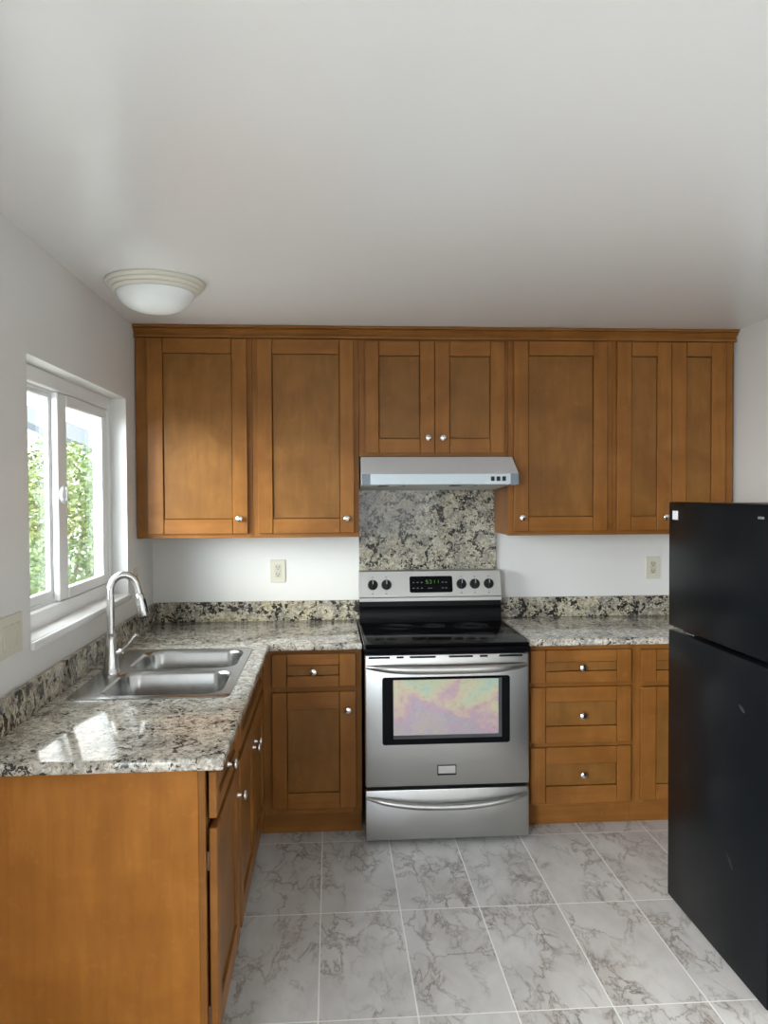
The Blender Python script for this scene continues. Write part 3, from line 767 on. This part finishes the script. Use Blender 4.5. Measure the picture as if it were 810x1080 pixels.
dso = obj('display', on_panel(ds, 0.530, 1.112), 'black_glass', cpo)
keys = [(bx_ - 0.005, bx_ + 0.005, bz - 0.0022, bz + 0.0022) for bx_ in (-0.094, -0.072, -0.050, 0.062, 0.080) for bz in (0.010, -0.020)]
for a, b_, c, d in keys + [(-0.018, 0.006, -0.022, -0.019)]:
    obj('touch_key', on_panel(MB().box(a, b_, -0.0036, -0.0028, c, d), 0.530, 1.112), 'grey_print', dso)
SEG = {'a': (0, 1), 'b': (1, .5), 'c': (1, -.5), 'd': (0, -1), 'e': (-1, -.5), 'f': (-1, .5), 'g': (0, 0)}
for gx, segs in ((-0.022, 'afgcd'), (-0.004, 'abcd'), (0.014, 'bc'), (0.034, 'bc')):
    dg = MB()
    for s_ in segs:
        a, b_ = SEG[s_]
        if s_ in 'adg': dg.box(gx - 0.0050, gx + 0.0050, -0.0036, -0.0028, 0.013 + b_ * 0.008 - 0.0009, 0.013 + b_ * 0.008 + 0.0009)
        else: dg.box(gx + a * 0.005 - 0.0009, gx + a * 0.005 + 0.0009, -0.0036, -0.0028, 0.013 + b_ * 0.008 - 0.0041, 0.013 + b_ * 0.008 + 0.0041)
    obj('clock_digit', on_panel(dg, 0.530, 1.112), 'digits', dso)

# ------------------------------------------------------------------ range hood
hd_ = empty('range_hood', (0.53, YB - 0.02, 1.61), 'grey metal under cabinet range hood above the electric range', 'range hood')
hp_ = [(3.876, 1.777), (3.742, 1.693), (3.738, 1.690), (3.738, 1.641), (3.741, 1.638), (3.760, 1.638), (3.760, 1.650), (3.876, 1.650)]
hs = MB().prism_x(hp_, 0.150, 0.909)
hs.box(0.150, 0.888, 3.876, YB - 0.02, 1.650, 1.7775)
hs.prism_x([(3.876, 1.650), (3.876, 1.6335), (YB - 0.021, 1.612), (YB - 0.021, 1.650)], 0.150, 0.160)
hs.prism_x([(3.876, 1.650), (3.876, 1.6335), (YB - 0.021, 1.612), (YB - 0.021, 1.650)], 0.878, 0.888)
hs.prism_x([(3.760, 1.650), (3.760, 1.638), (3.876, 1.6335), (3.876, 1.650)], 0.150, 0.160)
hs.prism_x([(3.760, 1.650), (3.760, 1.638), (3.876, 1.6335), (3.876, 1.650)], 0.899, 0.909)
obj('canopy', hs, 'steel_hood', hd_)
for a, b_ in ((0.1495, 0.190), (0.869, 0.9095)):
    obj('corner_cap', MB().box(a, b_, 3.735, 3.745, 1.6375, 1.6910, 0.001), 'grey_cap', hd_)
lip = obj('lip_plate', MB().box(0.190, 0.869, 3.7345, 3.744, 1.640, 1.690, 0.001), plain('pale_hood_lip', (0.55, 0.62, 0.66), 0.4), hd_)
for bx_ in (0.781, 0.809, 0.837):
    obj('switch_button', MB().box(bx_ - 0.009, bx_ + 0.009, 3.731, 3.736, 1.655, 1.677, 0.0015), 'black_plastic', lip)
un = MB().prism_x([(3.762, 1.6485), (3.762, 1.6395), (YB - 0.022, 1.613), (YB - 0.022, 1.6485)], 0.1605, 0.8775)
uno = obj('filter_panel', un, plain('grey_filter', (0.72, 0.75, 0.75), 0.4, 0.0), hd_)
for a in (0.235, 0.590):
    lt = MB().prism_x([(3.79, 1.645), (3.79, 1.6365), (3.90, 1.6300), (3.90, 1.645)], a, a + 0.13)
    l_ = obj('light_recess', lt, 'black_plastic', uno)
    obj('light_lens', MB().prism_x([(3.81, 1.644), (3.81, 1.6335), (3.88, 1.6293), (3.88, 1.644)], a + 0.05, a + 0.118), 'trim_white', l_)

# ------------------------------------------------------------------ refrigerator (stands against the right wall, doors face left)
QX, QY0, QY1, QZ = 1.317, 2.262, 2.972, 1.560
fr = empty('refrigerator', (1.70, 2.62, 0), 'black top freezer refrigerator at the right edge of the photo', 'refrigerator')
obj('body', MB().box(QX + 0.075, XR - 0.012, QY0 + 0.004, QY1 - 0.004, 0.03, QZ - 0.004, 0.006, seg=2), 'fridge', fr)
for fy in (QY0 + 0.05, QY1 - 0.05):
    for fx in (QX + 0.13, XR - 0.08):
        obj('foot', MB().lathe([(0.0, 0.0), (0.022, 0.0), (0.022, 0.014), (0.010, 0.018), (0.010, 0.032), (0, 0.032)], (fx, fy, 0), 'z', 16), 'rubber', fr)
obj('kick_grille', MB().box(QX + 0.030, QX + 0.074, QY0 + 0.01, QY1 - 0.01, 0.008, 0.060, 0.003), 'black_plastic', fr)
fz = obj('freezer_door', MB().box(QX, QX + 0.066, QY0, QY1, 1.078, QZ, 0.007, seg=2), 'fridge', fr)
fd = obj('fridge_door', MB().box(QX, QX + 0.066, QY0, QY1, 0.012, 1.063, 0.007, seg=2), 'fridge', fr)
for z0_, z1_, pr_ in ((1.09, QZ - 0.012, fz), (0.07, 1.052, fd)):
    obj('gasket', MB().box(QX + 0.0665, QX + 0.0745, QY0 + 0.012, QY1 - 0.012, z0_, z1_, 0.002), 'rubber', pr_)
obj('middle_hinge', MB().box(QX + 0.012, QX + 0.10, QY1 - 0.19, QY1 - 0.10, 1.0645, 1.0735, 0.002), 'nickel', fr)
obj('sticker', MB().box(QX - 0.0006, QX + 0.001, 2.890, 2.936, 1.492, 1.526), 'sticker', fz)
obj('badge_plate', MB().box(QX - 0.002, QX + 0.001, 2.296, 2.330, 1.514, 1.522, 0.0008), plain('grey_badge', (0.16, 0.165, 0.17), 0.35), fz)
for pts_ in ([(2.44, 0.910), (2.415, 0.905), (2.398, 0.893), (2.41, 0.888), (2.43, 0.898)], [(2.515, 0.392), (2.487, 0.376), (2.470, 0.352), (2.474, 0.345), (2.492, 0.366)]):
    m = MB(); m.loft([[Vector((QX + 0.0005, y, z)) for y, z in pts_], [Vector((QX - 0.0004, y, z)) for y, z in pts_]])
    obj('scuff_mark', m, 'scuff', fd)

# ------------------------------------------------------------------ ceiling lamp
LX, LYc = -0.672, 3.105
la = empty('ceiling_lamp', (LX, LYc, ZC), 'round flush mount ceiling lamp with frosted white bowl and cream rim', 'ceiling light')
rim = [(0.0, 0.0), (0.186, 0.0), (0.189, -0.006), (0.186, -0.012), (0.176, -0.015), (0.178, -0.021), (0.172, -0.027), (0.163, -0.029), (0.165, -0.034), (0.158, -0.041), (0.149, -0.043), (0.144, -0.041), (0.0, -0.038)]
obj('rim', MB().lathe([(r, z) for r, z in rim], (LX, LYc, ZC), 'z', 56), 'lamp_rim', la, 50)
dm = [(0.147, -0.0435), (0.145, -0.052), (0.138, -0.066), (0.124, -0.083), (0.102, -0.098), (0.074, -0.109), (0.04, -0.116), (0.0, -0.118)]
obj('glass_bowl', MB().lathe(dm, (LX, LYc, ZC), 'z', 56), 'lamp_glass', la, 60)

# ------------------------------------------------------------------ outlets and switches
def outlet_back(label, cx, cz):
    yf = YB - 0.0006
    t = empty('wall_outlet', (cx, yf, cz), label, 'outlet', 'almond duplex outlets')
    m = MB(); plate(m, cx - 0.040, cx + 0.040, cz - 0.0615, cz + 0.0615, 0.004, yf - 0.006, yf)
    obj('cover_plate', m, 'almond', t)
    m = MB(); plate(m, cx - 0.0165, cx + 0.0165, cz - 0.034, cz + 0.034, 0.003, yf - 0.008, yf - 0.004)
    r_ = obj('receptacle', m, 'almond_dark', t)
    for dz in (0.019, -0.019):
        for a, b_, c, d in ((-0.0078, -0.0048, -0.001, 0.008), (0.0048, 0.0078, -0.001, 0.007), (-0.0028, 0.0028, -0.010, -0.005)):
            obj('slot', MB().box(cx + a, cx + b_, yf - 0.0084, yf - 0.0075, cz + dz + c, cz + dz + d), 'slot', r_)
outlet_back('almond outlet on the back wall between the faucet and the range', -0.286, 1.181)
outlet_back('almond outlet on the back wall next to the refrigerator', 1.788, 1.177)
def plate_x(m, y0, y1, z0, z1, r, xf, xb):
    fr_ = rrect(y0, y1, z0, z1, r, 4)
    m.loft([[Vector((xb, y, z)) for y, z in fr_], [Vector((xf - 0.001, y, z)) for y, z in fr_], [Vector((xf, y, z)) for y, z in rrect(y0 + 0.001, y1 - 0.001, z0 + 0.001, z1 - 0.001, r, 4)]])
xw = XL + 0.0006
t = empty('wall_outlet', (xw, 3.868, 1.18), 'almond outlet on the window wall, in the corner behind the faucet', 'outlet', 'almond duplex outlets')
m = MB(); plate_x(m, 3.833, 3.903, 1.123, 1.240, 0.004, xw + 0.006, xw); obj('cover_plate', m, 'almond', t)
m = MB(); plate_x(m, 3.852, 3.884, 1.147, 1.216, 0.003, xw + 0.008, xw + 0.004); r_ = obj('receptacle', m, 'almond_dark', t)
for dz in (0.019, -0.019):
    for y_ in (3.8605, 3.873):
        obj('slot', MB().box(xw + 0.0075, xw + 0.0084, y_, y_ + 0.0025, 1.1815 + dz, 1.1815 + dz + 0.008), 'slot', r_)
t = empty('light_switch', (xw, 2.372, 1.185), 'wide almond switch plate on the left wall under the near side of the window', 'light switch')
m = MB(); plate_x(m, 2.292, 2.454, 1.124, 1.245, 0.004, xw + 0.006, xw); obj('cover_plate', m, 'almond', t)
for cy in (2.327, 2.373, 2.419):
    m = MB(); plate_x(m, cy - 0.0165, cy + 0.0165, 1.151, 1.218, 0.002, xw + 0.0072, xw + 0.004); o = obj('switch_bezel', m, 'almond_dark', t)
    rk = MB().loft([[Vector((xw + 0.005, cy - 0.0135, z)), Vector((xw + 0.005, cy + 0.0135, z)), Vector((xw + 0.007 + d, cy + 0.0135, z)), Vector((xw + 0.007 + d, cy - 0.0135, z))] for z, d in ((1.154, 0.0045), (1.184, 0.001), (1.215, 0.0020))])
    obj('rocker', rk, 'almond', o)

# ------------------------------------------------------------------ outside the window
tag(obj('ground', MB().box(-40, -1.12, -20, 60, -0.75, -0.62), 'concrete'), 'pale yard ground outside the window', 'ground', None, 'structure')
def leaves(cx, cy, cz, rx, ry, rz, n, size, seed):
    rnd = random.Random(seed); bm = bmesh.new()
    for _ in range(n):
        while True:
            p = Vector((rnd.uniform(-1, 1), rnd.uniform(-1, 1), rnd.uniform(-1, 1)))
            if 0.45 < p.length < 1: break
        p = Vector((cx + p.x * rx, cy + p.y * ry, cz + p.z * rz))
        a = Vector((rnd.gauss(0, 1), rnd.gauss(0, 1), rnd.gauss(0, 0.6))).normalized()
        b_ = a.cross(Vector((rnd.gauss(0, 1), rnd.gauss(0, 1), rnd.gauss(0, 1)))).normalized()
        s = size * rnd.uniform(0.6, 1.3)
        vs = [bm.verts.new(p + a * s * u + b_ * s * v) for u, v in ((-1, 0), (-0.3, 0.42), (0.4, 0.36), (1, 0), (0.4, -0.36), (-0.3, -0.42))]
        bm.faces.new(vs)
    return bm
def shrub(name, label, cat, cx, cy, cz, rx, ry, rz, n, size, mt, seed):
    t = empty(name, (cx, cy, -0.62), label, cat, 'greenery outside the window')
    obj('foliage', leaves(cx, cy, cz, rx, ry, rz, n, size, seed), mt, t)
    tr = MB(); rnd = random.Random(seed)
    for k in range(3):
        a = k * 2.1 + seed
        tr.tube([(cx + 0.03 * math.cos(a), cy + 0.03 * math.sin(a), -0.62), (cx + 0.15 * math.cos(a), cy + 0.15 * math.sin(a), cz - rz * 0.5), (cx + 0.4 * rx * math.cos(a), cy + 0.4 * ry * math.sin(a), cz + rz * 0.3)], [0.04, 0.03, 0.012], 8)
    obj('stem', tr, 'bark', t)
shrub('garden_shrub', 'bright green leafy shrub seen through the near window pane', 'shrub', -3.05, 6.9, 0.72, 0.72, 1.0, 1.40, 11000, 0.033, 'leaf', 3)
shrub('garden_shrub', 'yellow green leafy shrub seen through the far window pane', 'shrub', -3.25, 9.45, 0.95, 0.85, 1.3, 1.35, 11000, 0.038, 'leaf', 11)
shrub('garden_shrub', 'low russet flowering shrub at the foot of the greenery outside', 'shrub', -1.92, 6.6, 0.30, 0.35, 0.6, 0.60, 2600, 0.03, 'leaf_warm', 5)
hs_ = empty('neighbour_house', (-7.5, 17.5, -0.62), 'pale neighbouring house with grey gable roof seen through the window', 'house')
obj('walls', MB().box(-11, -4.6, 15.0, 20.5, -0.62, 2.25), 'stucco', hs_)
obj('roof', MB().loft([[Vector((x, y, z)) for x, z in ((-11.4, 2.25), (-7.8, 3.75), (-4.2, 2.25), (-4.2, 2.38), (-7.8, 3.90), (-11.4, 2.38))] for y in (14.6, 20.9)]), 'roof', hs_)
